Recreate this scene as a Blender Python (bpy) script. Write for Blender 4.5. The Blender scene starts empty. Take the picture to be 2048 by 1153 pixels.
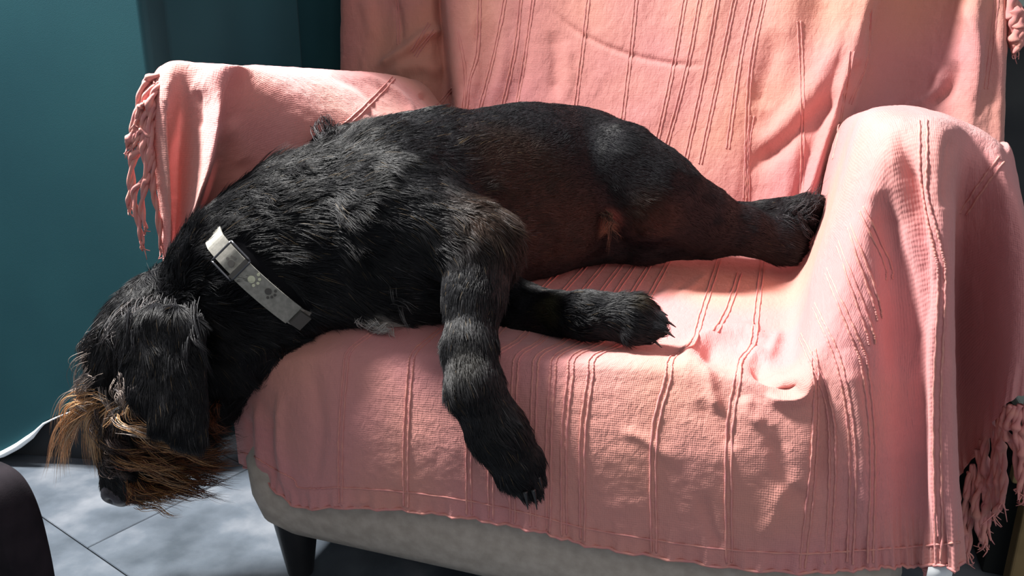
import bpy, bmesh, math, random
import numpy as np
from mathutils import Vector
from mathutils.bvhtree import BVHTree
rng = np.random.default_rng(7); FURN = 240000
random.seed(7)

# ---------------------------------------------------------------- camera
CC = np.array([.29, -.80, .76]); YAW, PIT, FP = .33, .30, 1600.
FW = np.array([-math.sin(YAW)*math.cos(PIT), math.cos(YAW)*math.cos(PIT), -math.sin(PIT)])
RT = np.array([math.cos(YAW), math.sin(YAW), 0.]); UP = np.cross(RT, FW)
cam_d = bpy.data.cameras.new('camera'); cam = bpy.data.objects.new('camera', cam_d)
bpy.context.scene.collection.objects.link(cam)
cam.location = CC; cam.rotation_euler = (math.pi/2-PIT, 0, YAW)
cam_d.sensor_width = 36; cam_d.lens = 36*FP/2048; cam_d.clip_start = .02
bpy.context.scene.camera = cam
vs = bpy.context.scene.view_settings
vs.view_transform = 'Standard'; vs.look = 'None'; vs.gamma = 1; vs.exposure = 0.02
try: vs.use_curve_mapping = False
except Exception: pass

# ---------------------------------------------------------------- light
world = bpy.data.worlds.new('world'); bpy.context.scene.world = world; world.use_nodes = True
wb = world.node_tree.nodes['Background']; wb.inputs[0].default_value = (.80, .90, 1, 1); wb.inputs[1].default_value = .38
def area(name, loc, aim, sx, sy, power, col):
    l = bpy.data.lights.new(name, 'AREA'); l.shape = 'RECTANGLE'; l.size = sx; l.size_y = sy
    l.energy = power; l.color = col
    o = bpy.data.objects.new(name, l); bpy.context.scene.collection.objects.link(o)
    o.location = loc
    o.rotation_euler = (Vector(aim)-Vector(loc)).to_track_quat('-Z', 'Y').to_euler()
    return o
area('window_daylight', (-1.0, .035, 1.95), (.0, .25, .45), .26, .32, 165, (1, .97, .93))
area('room_fill', (1.3, -2.2, 2.3), (.1, .2, .4), 1.6, 1.2, 17, (1, .91, .83))  # warm fill light added behind the camera to soften contrast

# ---------------------------------------------------------------- helpers
AX = {'x': 0, 'y': 1, 'z': 2}
def on(px, py, ax, val):
    d = FW+RT*((px-1024)/FP)-UP*((py-576.5)/FP); i = AX[ax]
    return CC+d*((val-CC[i])/d[i])
def proj(P):
    d = np.asarray(P)-CC; z = d@FW
    return 1024+FP*(d@RT)/z, 576.5-FP*(d@UP)/z, z
def pt(t):
    if isinstance(t[0], str): return np.array(t[1:], float)
    if len(t) == 4: return on(t[0], t[1], t[2], t[3])
    return on(t[0], t[1], 'y', t[2])

def mat(name, col, rough=.8, spec=.3, **k):
    m = bpy.data.materials.new(name); m.use_nodes = True
    b = m.node_tree.nodes['Principled BSDF']
    b.inputs['Base Color'].default_value = (*col, 1); b.inputs['Roughness'].default_value = rough
    b.inputs['Specular IOR Level'].default_value = spec
    for a, v in k.items(): b.inputs[a.replace('_', ' ')].default_value = v
    return m
def N(m, t, **k):
    n = m.node_tree.nodes.new(t)
    for a, v in k.items():
        if a in n.inputs: n.inputs[a].default_value = v
        else: setattr(n, a, v)
    return n
def L(m, a, b): m.node_tree.links.new(a, b)
def BS(m): return m.node_tree.nodes['Principled BSDF']
def noise_mix(m, c1, c2, scale, detail=4, lo=.35, hi=.65, coord='Object', bump=0, bscale=None, bdist=.001):
    tc = N(m, 'ShaderNodeTexCoord'); n = N(m, 'ShaderNodeTexNoise'); n.inputs['Scale'].default_value = scale
    n.inputs['Detail'].default_value = detail; L(m, tc.outputs[coord], n.inputs['Vector'])
    r = N(m, 'ShaderNodeValToRGB'); r.color_ramp.elements[0].position = lo; r.color_ramp.elements[1].position = hi
    r.color_ramp.elements[0].color = (*c1, 1); r.color_ramp.elements[1].color = (*c2, 1)
    L(m, n.outputs['Fac'], r.inputs['Fac']); L(m, r.outputs['Color'], BS(m).inputs['Base Color'])
    if bump:
        n2 = N(m, 'ShaderNodeTexNoise'); n2.inputs['Scale'].default_value = bscale or scale*4; n2.inputs['Detail'].default_value = 5
        L(m, tc.outputs[coord], n2.inputs['Vector'])
        b = N(m, 'ShaderNodeBump'); b.inputs['Strength'].default_value = bump; b.inputs['Distance'].default_value = bdist
        L(m, n2.outputs['Fac'], b.inputs['Height']); L(m, b.outputs['Normal'], BS(m).inputs['Normal'])
    return r

def link(name, data, m=None, parent=None, label=None, cat=None, group=None, kind=None, smooth=True):
    o = bpy.data.objects.new(name, data); bpy.context.scene.collection.objects.link(o)
    if m is not None: data.materials.append(m)
    if smooth and hasattr(data, 'polygons'):
        data.polygons.foreach_set('use_smooth', [True]*len(data.polygons))
    if parent: o.parent = parent
    for k, v in (('label', label), ('category', cat), ('group', group), ('kind', kind)):
        if v: o[k] = v
    return o
def mesh_from(name, V, Fc):
    me = bpy.data.meshes.new(name); me.from_pydata([tuple(map(float, v)) for v in V], [], [tuple(map(int, f)) for f in Fc]); me.update()
    return me
def fast_quads(name, V, Q):
    me = bpy.data.meshes.new(name); V = np.asarray(V, np.float32); Q = np.asarray(Q, np.int32)
    me.vertices.add(len(V)); me.vertices.foreach_set('co', V.ravel())
    me.loops.add(Q.size); me.loops.foreach_set('vertex_index', Q.ravel())
    me.polygons.add(len(Q)); me.polygons.foreach_set('loop_start', np.arange(0, Q.size, 4, dtype=np.int32))
    me.update(calc_edges=True); return me

def catrom(P, n):
    """P (k,...) -> (n,...) along axis 0"""
    P = np.asarray(P, float); k = len(P)
    t = np.linspace(0, k-1, n); i = np.minimum(t.astype(int), k-2); f = (t-i).reshape([-1]+[1]*(P.ndim-1))
    Q = np.concatenate([[2*P[0]-P[1]], P, [2*P[-1]-P[-2]]])
    a, b, c, d = Q[i], Q[i+1], Q[i+2], Q[i+3]
    return .5*(2*b+(c-a)*f+(2*a-5*b+4*c-d)*f**2+(3*b-a-3*c+d)*f**3)

_perm = rng.random(4096)
def vnoise(P):
    P = np.asarray(P); i = np.floor(P).astype(int); f = P-i; f = f*f*(3-2*f); r = 0
    for dx in (0, 1):
        for dy in (0, 1):
            for dz in (0, 1):
                h = ((i[..., 0]+dx)*73856093 ^ (i[..., 1]+dy)*19349663 ^ (i[..., 2]+dz)*83492791) & 4095
                w = (f[..., 0] if dx else 1-f[..., 0])*(f[..., 1] if dy else 1-f[..., 1])*(f[..., 2] if dz else 1-f[..., 2])
                r = r+w*_perm[h]
    return r*2-1
def fbm(P, o=3):
    return sum(vnoise(np.asarray(P)*2**k+k*17)/2**k for k in range(o))

def tube_geo(P, R, seg=8, twist=0., lobes=0, lobe=.25):
    P = np.asarray(P, float); n = len(P); R = np.broadcast_to(R, (n,))
    T = np.gradient(P, axis=0); T /= np.linalg.norm(T, axis=1)[:, None]+1e-9
    ref = np.array([.13, .97, .21]); A = np.cross(T, ref); A /= np.linalg.norm(A, axis=1)[:, None]+1e-9; B = np.cross(T, A)
    V = []; s = np.concatenate([[0], np.cumsum(np.linalg.norm(np.diff(P, axis=0), axis=1))])
    for i in range(n):
        for k in range(seg):
            a = 2*math.pi*k/seg; r = R[i]*(1+lobe*math.cos(lobes*a+twist*s[i])) if lobes else R[i]
            V.append(P[i]+(A[i]*math.cos(a)+B[i]*math.sin(a))*r)
    Q = [(i*seg+k, i*seg+(k+1) % seg, (i+1)*seg+(k+1) % seg, (i+1)*seg+k) for i in range(n-1) for k in range(seg)]
    V.append(P[0]); V.append(P[-1]); c0, c1 = len(V)-2, len(V)-1
    Q += [(c0, (k+1) % seg, k, k)[:3] for k in range(seg)] + [(c1, (n-1)*seg+k, (n-1)*seg+(k+1) % seg) for k in range(seg)]
    return V, Q
class Geo:
    def __init__(s): s.V = []; s.F = []
    def add(s, VF):
        o = len(s.V); s.V += [tuple(map(float, v)) for v in VF[0]]; s.F += [tuple(int(i)+o for i in f) for f in VF[1]]; return s
    def mesh(s, name): return mesh_from(name, s.V, s.F)

def bm_obj(name, build, m, parent=None, bevel=0, segs=3, **k):
    bm = bmesh.new(); build(bm)
    if bevel: bmesh.ops.bevel(bm, geom=bm.edges[:], offset=bevel, segments=segs, affect='EDGES', profile=.5)
    me = bpy.data.meshes.new(name); bm.to_mesh(me); bm.free()
    return link(name, me, m, parent, **k)
def box(x0, x1, y0, y1, z0, z1):
    def f(bm):
        r = bmesh.ops.create_cube(bm, size=1)
        for v in r['verts']:
            v.co = Vector((x0+(v.co.x+.5)*(x1-x0), y0+(v.co.y+.5)*(y1-y0), z0+(v.co.z+.5)*(z1-z0)))
    return f
def rings(outlines):
    """loft closed outlines (m,k,3) with capped ends"""
    V = [p for o in outlines for p in o]; k = len(outlines[0]); m = len(outlines)
    F_ = [(i*k+j, i*k+(j+1) % k, (i+1)*k+(j+1) % k, (i+1)*k+j) for i in range(m-1) for j in range(k)]
    F_.append(tuple(range(k))[::-1]); F_.append(tuple((m-1)*k+j for j in range(k)))
    return V, F_
def rrect(x0, x1, y0, y1, z, r, n=8):
    o = []
    for cx, cy, a0 in ((x1-r, y1-r, 0), (x0+r, y1-r, 90), (x0+r, y0+r, 180), (x1-r, y0+r, 270)):
        for i in range(n+1):
            a = math.radians(a0+90*i/n); o.append((cx+r*math.cos(a), cy+r*math.sin(a), z))
    return o
def empty(name, loc, label, cat, group=None):
    o = bpy.data.objects.new(name, None); bpy.context.scene.collection.objects.link(o)
    o.location = loc; o['label'] = label; o['category'] = cat
    if group: o['group'] = group
    bpy.context.view_layer.update(); return o
def keep(o, par):   # parent without moving
    o.parent = par; o.matrix_parent_inverse = par.matrix_world.inverted()

# ---------------------------------------------------------------- materials
m_cloth = mat('pink_cotton', (.62, .28, .25), .85, .15)
def cloth_nodes(m):
    noise_mix(m, (.56, .235, .235), (.60, .275, .205), 3.2, 2, .42, .68)
    b = BS(m); tc = N(m, 'ShaderNodeTexCoord')
    uv = tc.outputs['UV']
    # woven slub: fine threads both ways plus soft puckering, all as relief
    wa = N(m, 'ShaderNodeTexWave', wave_type='BANDS', bands_direction='X'); wa.inputs['Scale'].default_value = 150; wa.inputs['Distortion'].default_value = 3; wa.inputs['Detail'].default_value = 2
    wc = N(m, 'ShaderNodeTexWave', wave_type='BANDS', bands_direction='Y'); wc.inputs['Scale'].default_value = 110; wc.inputs['Distortion'].default_value = 3; wc.inputs['Detail'].default_value = 2
    L(m, uv, wa.inputs['Vector']); L(m, uv, wc.inputs['Vector'])
    ad = N(m, 'ShaderNodeMath', operation='ADD'); L(m, wa.outputs['Fac'], ad.inputs[0]); L(m, wc.outputs['Fac'], ad.inputs[1])
    mp = N(m, 'ShaderNodeMapping'); mp.inputs['Scale'].default_value = (140, 65, 1); L(m, uv, mp.inputs['Vector'])
    n1 = N(m, 'ShaderNodeTexNoise'); n1.inputs['Scale'].default_value = 1; n1.inputs['Detail'].default_value = 4; n1.inputs['Distortion'].default_value = .6
    L(m, mp.outputs[0], n1.inputs['Vector'])
    n2 = N(m, 'ShaderNodeTexNoise'); n2.inputs['Scale'].default_value = 38; n2.inputs['Detail'].default_value = 4; n2.inputs['Distortion'].default_value = 1.2
    L(m, uv, n2.inputs['Vector'])
    b1 = N(m, 'ShaderNodeBump'); b1.inputs['Strength'].default_value = .35; b1.inputs['Distance'].default_value = .0004; L(m, ad.outputs[0], b1.inputs['Height'])
    b2 = N(m, 'ShaderNodeBump'); b2.inputs['Strength'].default_value = .6; b2.inputs['Distance'].default_value = .0022; L(m, n1.outputs['Fac'], b2.inputs['Height']); L(m, b1.outputs[0], b2.inputs['Normal'])
    b3 = N(m, 'ShaderNodeBump'); b3.inputs['Strength'].default_value = .32; b3.inputs['Distance'].default_value = .003; L(m, n2.outputs['Fac'], b3.inputs['Height']); L(m, b2.outputs[0], b3.inputs['Normal'])
    L(m, b3.outputs[0], b.inputs['Normal'])
    b.inputs['Sheen Weight'].default_value = .25; b.inputs['Sheen Roughness'].default_value = .5
    b.inputs['Sheen Tint'].default_value = (1, .8, .78, 1)
    tr = N(m, 'ShaderNodeBsdfTranslucent'); tr.inputs[0].default_value = (.80, .16, .15, 1)
    mx = N(m, 'ShaderNodeMixShader'); mx.inputs[0].default_value = .07
    out = m.node_tree.nodes['Material Output']
    L(m, b.outputs[0], mx.inputs[1]); L(m, tr.outputs[0], mx.inputs[2]); L(m, mx.outputs[0], out.inputs['Surface'])
cloth_nodes(m_cloth)
m_cord = mat('pink_cord', (.62, .27, .23), .85, .15)
noise_mix(m_cord, (.54, .22, .215), (.58, .26, .22), 90, 2, bump=.5, bscale=500, bdist=.0006)
m_uph = mat('beige_upholstery', (.42, .36, .31), .95, .1)
noise_mix(m_uph, (.36, .31, .265), (.45, .39, .34), 60, 5, bump=.5, bscale=700, bdist=.0006)
m_black = mat('black_lacquer', (.012, .012, .014), .35, .5)
noise_mix(m_black, (.010, .010, .012), (.018, .018, .02), 20)
m_curtain = mat('teal_curtain', (.02, .12, .15), .9, .15)
noise_mix(m_curtain, (.014, .060, .076), (.018, .075, .090), 3, 3, bump=.25, bscale=900, bdist=.0005)

# ================================================================= floor and walls
floor = link('floor', mesh_from('floor', [(-3, -2.5, -.006), (3, -2.5, -.006), (3, 3, -.006), (-3, 3, -.006)], [(0, 1, 2, 3)]), mat('floor_grout', (.02, .022, .025), .8), kind='structure')
m_tile = mat('slate_tile', (.3, .33, .36), .42, .5)
r = noise_mix(m_tile, (.035, .046, .060), (.17, .185, .21), 7, 12, .36, .70, bump=.45, bscale=22, bdist=.004)
e = r.color_ramp.elements.new(.52); e.color = (.075, .092, .115, 1)
def add_tiles():
    a = math.radians(-17); ca, sa = math.cos(a), math.sin(a); w, h = .61, .305
    org = on(174, 1096, 'z', 0)
    bm = bmesh.new(); bmesh.ops.create_cube(bm, size=1)
    for v in bm.verts: v.co = Vector((v.co.x*(w-.0018), v.co.y*(h-.0018), v.co.z*.006-.003))
    bmesh.ops.bevel(bm, geom=[e for e in bm.edges if e.verts[0].co.z > -.001 and e.verts[1].co.z > -.001], offset=.0012, segments=1, affect='EDGES')
    me = bpy.data.meshes.new('floor_tile'); bm.to_mesh(me); bm.free(); me.materials.append(m_tile)
    for i in range(-3, 4):
        for j in range(-5, 6):
            x = (i+.5+(.5 if j % 2 else 0))*w; y = (j+.5)*h
            X, Y = org[0]+x*ca-y*sa, org[1]+x*sa+y*ca
            if abs(X) < 2.2 and -1.8 < Y < 2.4:
                o = bpy.data.objects.new('floor_tile', me); bpy.context.scene.collection.objects.link(o)
                o.location = (X, Y, random.uniform(-.0006, .0006)); o.rotation_euler = (0, 0, a); o.parent = floor
add_tiles()
m_wall = mat('dark_wall', (.035, .038, .042), .9, .2)
noise_mix(m_wall, (.030, .033, .038), (.045, .048, .052), 6, bump=.2, bscale=80)
link('wall_back', mesh_from('wall_back', [(-1.4, 1.75, 0), (2.6, 1.75, 0), (2.6, 1.75, 2.5), (-1.4, 1.75, 2.5), (-1.4, 1.85, 0), (2.6, 1.85, 0), (2.6, 1.85, 2.5), (-1.4, 1.85, 2.5)],
     [(0, 1, 2, 3), (5, 4, 7, 6), (0, 4, 5, 1), (3, 2, 6, 7), (1, 5, 6, 2), (4, 0, 3, 7)]), m_wall, kind='structure', smooth=False)

# ================================================================= curtain
def line_hit(px, py, A, d_):
    d = FW+RT*((px-1024)/FP)-UP*((py-576.5)/FP)
    t = np.linalg.solve(np.array([[d[0], -d_[0]], [d[1], -d_[1]]]), (np.array(A)-CC[:2])); return CC+d*t[0]
cA = on(0, 906, 'z', 0)[:2]; cB = on(150, 917, 'z', 0)[:2]; cd1 = (cB-cA)/np.linalg.norm(cB-cA); cn = np.array([cd1[1], -cd1[0]])
cE = line_hit(314, 60, cA+cn*.03, cd1); cd2 = np.array([.33, .944])
def curtain():
    a0 = cA+cn*.03-cd1*.22; e1 = cE[:2]; b0 = e1-cn*.10-cd1*.05
    e2 = line_hit(604, 60, b0, cd2)[:2]; n2 = np.array([cd2[1], -cd2[0]]); c0 = e2-n2*.12-cd2*.02; e3 = c0+cd2*.35; d0 = e3-n2*.1-cd2*.02; e4 = d0+cd2*.3
    path = []
    for p, q_, nn, am in ((a0, e1, cn, .014), (b0, e2, n2, .045), (c0, e3, n2, .04), (d0, e4, n2, .04)):
        for t in np.linspace(0, 1, 70):
            path.append(p+(q_-p)*t+nn*am*(math.sin(math.pi*t*.92+.2)-.45*math.sin(math.pi*t)**8)*.6)
    P = np.array(path); k_ = np.ones(5)/5; P = np.stack([np.convolve(np.pad(P[:, i], 2, 'edge'), k_, 'valid') for i in (0, 1)], 1); n = len(P)
    hx = []; hz = []
    for px, py in ((-40, 935), (0, 908), (30, 892), (60, 870), (80, 848), (104, 836), (130, 825), (170, 812), (230, 806)):
        h_ = line_hit(px, py, cA+cn*.045, cd1); hx.append(h_[0]); hz.append(h_[2])
    hz = [max(z, .012) for z in hz]; h = 40; V = []
    for j in range(h):
        f = (j/(h-1))**1.2
        for i in range(n):
            z0 = float(np.interp(P[i, 0], hx, hz)) if i < 70 else .02
            V.append((P[i, 0], P[i, 1], z0+(2.4-z0)*f))
    Q = [(j*n+i, j*n+i+1, (j+1)*n+i+1, (j+1)*n+i) for j in range(h-1) for i in range(n-1)]
    o = link('curtain', fast_quads('curtain', V, Q), m_curtain, label='teal full length curtain hanging in wide folds behind the armchair', cat='curtain')
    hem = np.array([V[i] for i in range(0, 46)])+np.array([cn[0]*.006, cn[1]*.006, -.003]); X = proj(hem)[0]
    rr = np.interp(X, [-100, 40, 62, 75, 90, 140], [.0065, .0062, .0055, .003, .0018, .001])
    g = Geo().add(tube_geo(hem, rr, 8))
    link('light_gap_strip', g.mesh('light_gap_strip'), mat('white_light_gap', (.86, .90, .92), .7), o, label='white strip standing in for light under the curtain')  # light leaking under the curtain, modelled as a thin white strip
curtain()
def wall_left():
    a = cA-cd1*.4; b = cA+cd1*.34; V = []
    for p in (a, b): 
        for o_ in (0, -.02):
            for z in (0, 2.4): V.append((*(p+cn*o_), z))
    link('wall_left', mesh_from('wall_left', V, [(0, 1, 5, 4), (2, 6, 7, 3), (0, 2, 3, 1), (4, 5, 7, 6), (1, 3, 7, 5), (0, 4, 6, 2)]), m_wall, kind='structure', smooth=False)
wall_left()

# ================================================================= armchair under the throw
chair = empty('armchair', (.04, .36, 0), 'beige upholstered armchair on black legs under the pink throw', 'armchair')
def lofted(name, spec, m, **k):
    V, F_ = rings([rrect(*s) for s in spec]); o = link(name, mesh_from(name, V, F_), m, **k); keep(o, chair); return o
x0, x1, y0, y1 = -.398, .455, .0, .74
lofted('seat_base', [(x0+.10, x1-.10, y0+.09, y1-.08, .083, .06), (x0+.055, x1-.055, y0+.045, y1-.04, .086, .06), (x0+.03, x1-.03, y0+.02, y1-.02, .097, .06),
                (x0+.014, x1-.014, y0+.008, y1-.01, .115, .055), (x0+.004, x1-.004, y0, y1, .15, .06), (x0, x1, y0, y1, .20, .06), (x0+.018, x1-.006, y0+.012, y1, .24, .055), (x0+.04, x1-.02, y0+.025, y1-.02, .315, .05)], m_uph)
lofted('seat_cushion', [(-.33, .325, .03, .60, .305, .04), (-.335, .33, .015, .60, .325, .05), (-.335, .33, .012, .60, .375, .05), (-.325, .32, .03, .60, .398, .05), (-.30, .29, .06, .58, .407, .05)], m_uph)
for s in ('l', 'r'):
    a0, a1 = (-.465, -.40) if s == 'l' else (.36, .475)
    zt = .625 if s == 'l' else .655
    yf = .14 if s == 'l' else .085
    lofted('armrest', [(a0+.03, a1-.005, yf+.02, .66, .30, .02), (a0, a1, yf, .68, .40, .03), (a0, a1, yf, .68, zt-.05, .03), (a0+.012, a1-.012, yf+.012, .67, zt-.015, .03), (a0+.03, a1-.03, yf+.03, .66, zt-.004, .012)] if s == 'l' else
           [(a0+.01, a1-.03, yf+.02, .66, .30, .03), (a0+.005, a1-.01, yf, .68, .40, .04), (a0+.012, a1-.02, yf+.01, .68, zt-.06, .04), (a0+.03, a1-.045, yf+.03, .67, zt-.02, .02)], m_uph)
def back_b(bm):
    box(-.50, .53, 0, .10, 0, .60)(bm)
    for v in bm.verts: v.co = Vector((v.co.x, .70+v.co.y+(v.co.z)*.12, .38+v.co.z))
o = bm_obj('backrest', back_b, m_uph, bevel=.035); keep(o, chair)
def leg(cx, cy):
    V, F_ = rings([[(cx+r*math.cos(a)+dx, cy+r*math.sin(a), z) for a in np.linspace(0, 2*math.pi, 24, endpoint=False)] for r, z, dx in ((.017, 0, 0), (.019, .004, 0), (.0335, .10, .0), (.034, .125, 0))])
    o = link('leg', mesh_from('leg', V, F_), m_black); keep(o, chair)
for cx, cy in ((-.338, .06), (.375, .075), (-.29, .66), (.37, .66)): leg(cx, cy)

# ================================================================= throw
def grid_mesh(Ctl, nu, nv):
    G = catrom(Ctl, nu)                                  # (nu, k, 3)
    G = catrom(G.transpose(1, 0, 2), nv).transpose(1, 0, 2)
    return G
def normals(G):
    du = np.gradient(G, axis=0); dv = np.gradient(G, axis=1)
    n = np.cross(du, dv); n /= np.linalg.norm(n, axis=2)[..., None]+1e-12
    return n
def to_cam(G, n):
    s = np.sign(np.sum(n*(CC-G), axis=2)); return n
def stroke(G, n, pts, amp, wid, soft=1.):
    """a fold: raise (or sink) the cloth along a line, profile across it"""
    X, Y, Z = proj(G.reshape(-1, 3)); P = np.stack([X, Y], 1); best = np.full(len(P), 1e9); tt = np.zeros(len(P))
    pts = catrom(np.array(pts, float), max(8, len(pts)*6)); L_ = len(pts)
    for i in range(L_-1):
        a, b = pts[i], pts[i+1]; ab = b-a; t = np.clip(((P-a)@ab)/(ab@ab+1e-9), 0, 1)
        d = np.linalg.norm(P-(a+t[:, None]*ab), axis=1); m_ = d < best; best[m_] = d[m_]; tt[m_] = (i+t[m_])/(L_-1)
    w = np.exp(-(best/wid)**2)*np.clip(np.minimum(tt, 1-tt)*5*soft, 0, 1) if soft else np.exp(-(best/wid)**2)
    return G+n*(amp*w).reshape(G.shape[:2])[..., None]

def W(x, y, z): return ('w', x, y, z)
# front sheet: columns run from the seat's back, over the front edge, to the hem
def seat_col(zs, front, xoff=(0, 0, 0)):
    f = [pt(p) for p in front]; X = f[0][0]
    return [np.array([X+xoff[0], .60, zs[0]]), np.array([X+xoff[1], .35, zs[1]]), np.array([X+xoff[2], .10, zs[2]])]+f
zz = (.425, .418, .418)
Cf = [
 seat_col((.42, .415, .39), [(462, 720, .05), (462, 760, .035), (466, 830, .035), (472, 880, .04), (478, 925, .045)], (.05, .05, .02)),
 seat_col(zz, [(520, 715, .015), (516, 760, -.002), (521, 850, .0), (527, 920, .0), (532, 966, .0)], (.0, 0, 0)),
 seat_col(zz, [(590, 695, .008), (583, 745, -.012), (585, 850, -.020), (588, 950, -.020), (596, 1014, -.018)]),
 seat_col(zz, [(705, 682, .014), (690, 735, -.010), (684, 850, -.030), (682, 940, -.034), (682, 1016, -.032)]),
 seat_col(zz, [(840, 690, .014), (815, 740, -.010), (807, 860, -.030), (808, 950, -.034), (812, 1022, -.032)]),
 seat_col(zz, [(965, 695, .014), (940, 745, -.010), (932, 870, -.030), (935, 960, -.034), (940, 1038, -.032)]),
 seat_col(zz, [(1095, 705, .014), (1070, 755, -.010), (1062, 880, -.030), (1064, 980, -.034), (1066, 1062, -.032)]),
 seat_col(zz, [(1215, 715, .014), (1180, 765, -.010), (1168, 890, -.030), (1165, 1000, -.034), (1165, 1090, -.032)]),
 seat_col(zz, [(1350, 725, .014), (1335, 780, -.010), (1318, 900, -.030), (1310, 1010, -.034), (1305, 1114, -.032)]),
 seat_col(zz, [(1480, 740, .014), (1474, 795, -.010), (1466, 910, -.030), (1460, 1030, -.034), (1455, 1136, -.032)]),
 seat_col((.43, .425, .425), [(1590, 750, .004), (1612, 800, -.012), (1622, 910, -.026), (1615, 1040, -.03), (1605, 1146, -.03)]),
 [np.array([.345, .6, .50]), np.array([.345, .35, .50]), pt((1628, 545, .15)), *[pt(p) for p in [(1645, 640, .03), (1660, 740, -.005), (1682, 870, -.018), (1692, 1020, -.02), (1697, 1142, -.02)]]],
 [np.array([.355, .6, .59]), np.array([.36, .35, .60]), pt((1672, 410, .13)), *[pt(p) for p in [(1702, 450, .03), (1725, 600, .0), (1750, 800, -.012), (1765, 980, -.014), (1770, 1137, -.014)]]],
 [np.array([.372, .6, .64]), np.array([.372, .35, .665]), pt((1728, 245, .12)), *[pt(p) for p in [(1760, 300, .02), (1785, 480, .006), (1808, 750, .0), (1822, 950, -.004), (1830, 1133, -.008)]]],
 [np.array([.41, .6, .65]), np.array([.41, .35, .68]), pt((1835, 224, .11)), *[pt(p) for p in [(1848, 268, .015), (1866, 450, -.024), (1872, 700, -.032), (1874, 920, -.035), (1878, 1130, -.035)]]],
 [np.array([.45, .6, .65]), np.array([.45, .35, .675]), pt((1893, 233, .11)), *[pt(p) for p in [(1898, 275, .02), (1904, 450, -.012), (1908, 700, -.018), (1914, 920, -.023), (1924, 1127, -.028)]]],
 [np.array([.47, .6, .64]), np.array([.47, .35, .665]), pt((1935, 248, .12)), *[pt(p) for p in [(1930, 300, .045), (1912, 450, .07), (1902, 650, .12), (1908, 850, .13), (1920, 965, .12)]]],
 [np.array([.49, .6, .62]), np.array([.49, .35, .65]), pt((1967, 262, .12)), *[pt(p) for p in [(1962, 312, .05), (1955, 450, .065), (1958, 600, .085), (1970, 760, .09), (1975, 880, .09)]]],
 [np.array([.51, .6, .60]), np.array([.51, .35, .63]), pt((1996, 286, .12)), *[pt(p) for p in [(2008, 325, .05), (2022, 430, .03), (2030, 560, .02), (2030, 680, .02), (2018, 805, .03)]]],
 [np.array([.53, .6, .56]), np.array([.53, .35, .59]), pt((2020, 320, .13)), *[pt(p) for p in [(2042, 390, .08), (2066, 500, .04), (2080, 600, .03), (2088, 700, .03), (2090, 790, .04)]]],
 [np.array(p) for p in [(.56, .6, .44), (.56, .35, .46), (.562, .2, .47), (.565, .16, .46), (.57, .14, .44), (.575, .13, .42), (.58, .13, .40), (.58, .13, .38)]],
]
# keep the outermost columns clear of the line of sight: they hang down the arm's outer side
Gf = grid_mesh(np.array(Cf), 520, 380)
nf = normals(Gf)
if nf[200, 60, 2] < 0: nf = -nf
def nz(G, n, a, s, st=(1, 1, 1)): return G+n*(a*fbm(G*np.array(st)*s, 3))[..., None]
Gf = nz(Gf, nf, .0011, 12); Gf = nz(Gf, nf, .0004, 90)
for a in [([(1365, 740), (1385, 700), (1430, 672), (1500, 668), (1545, 700)], .011, 15), ([(1370, 720), (1410, 740), (1425, 790), (1440, 830)], .007, 13),
          ([(1400, 700), (1440, 720), (1480, 735)], -.009, 16), ([(1500, 720), (1530, 750), (1560, 775), (1600, 770)], -.013, 15),
          ([(1480, 690), (1530, 715), (1550, 690), (1560, 660)], .008, 12), ([(1530, 790), (1570, 800), (1610, 790), (1632, 740)], .010, 14),
          ([(1395, 800), (1430, 850), (1470, 900)], -.004, 16), ([(1490, 790), (1500, 830), (1530, 850)], .005, 14),
          ([(1640, 760), (1650, 860), (1640, 1000)], -.008, 16), ([(1690, 700), (1720, 850), (1730, 1100)], .007, 22),
          ([(1760, 380), (1790, 560), (1800, 760)], -.012, 24), ([(1800, 260), (1822, 380), (1836, 560), (1840, 800), (1850, 1100)], -.014, 17),
          ([(1880, 560), (1868, 800), (1880, 1120)], .006, 14), ([(1905, 260), (1890, 420)], -.006, 12),
          ([(1545, 850), (1570, 950), (1610, 1020)], -.005, 18), ([(1600, 940), (1560, 1000), (1520, 1090)], .004, 20),
          ([(1400, 980), (1420, 1060), (1440, 1100)], -.004, 14), ([(620, 720), (640, 850), (625, 990)], -.004, 14),
          ([(1240, 860), (1290, 880), (1360, 930)], .003, 12), ([(1360, 560), (1300, 620), (1250, 700)], .002, 9), ([(1420, 545), (1350, 600)], .002, 8),
          ([(560, 780), (560, 900), (575, 990)], .006, 9), ([(540, 820), (538, 900), (552, 980)], -.006, 8), ([(515, 800), (518, 880), (525, 950)], .006, 8), ([(495, 830), (500, 930)], -.006, 7),
          ([(735, 1000), (700, 1012)], .003, 8)]:
    Gf = stroke(Gf, nf, a[0], a[1], a[2])
hem_scallop = np.zeros(Gf.shape[:2]); hem_scallop[:, -40:] = np.linspace(0, 1, 40)
u_i = np.arange(Gf.shape[0])
Gf = Gf+nf*(hem_scallop*(.0022*np.sin(u_i*.42)+.0015*np.sin(u_i*1.03+1))[:, None])[..., None]

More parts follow.
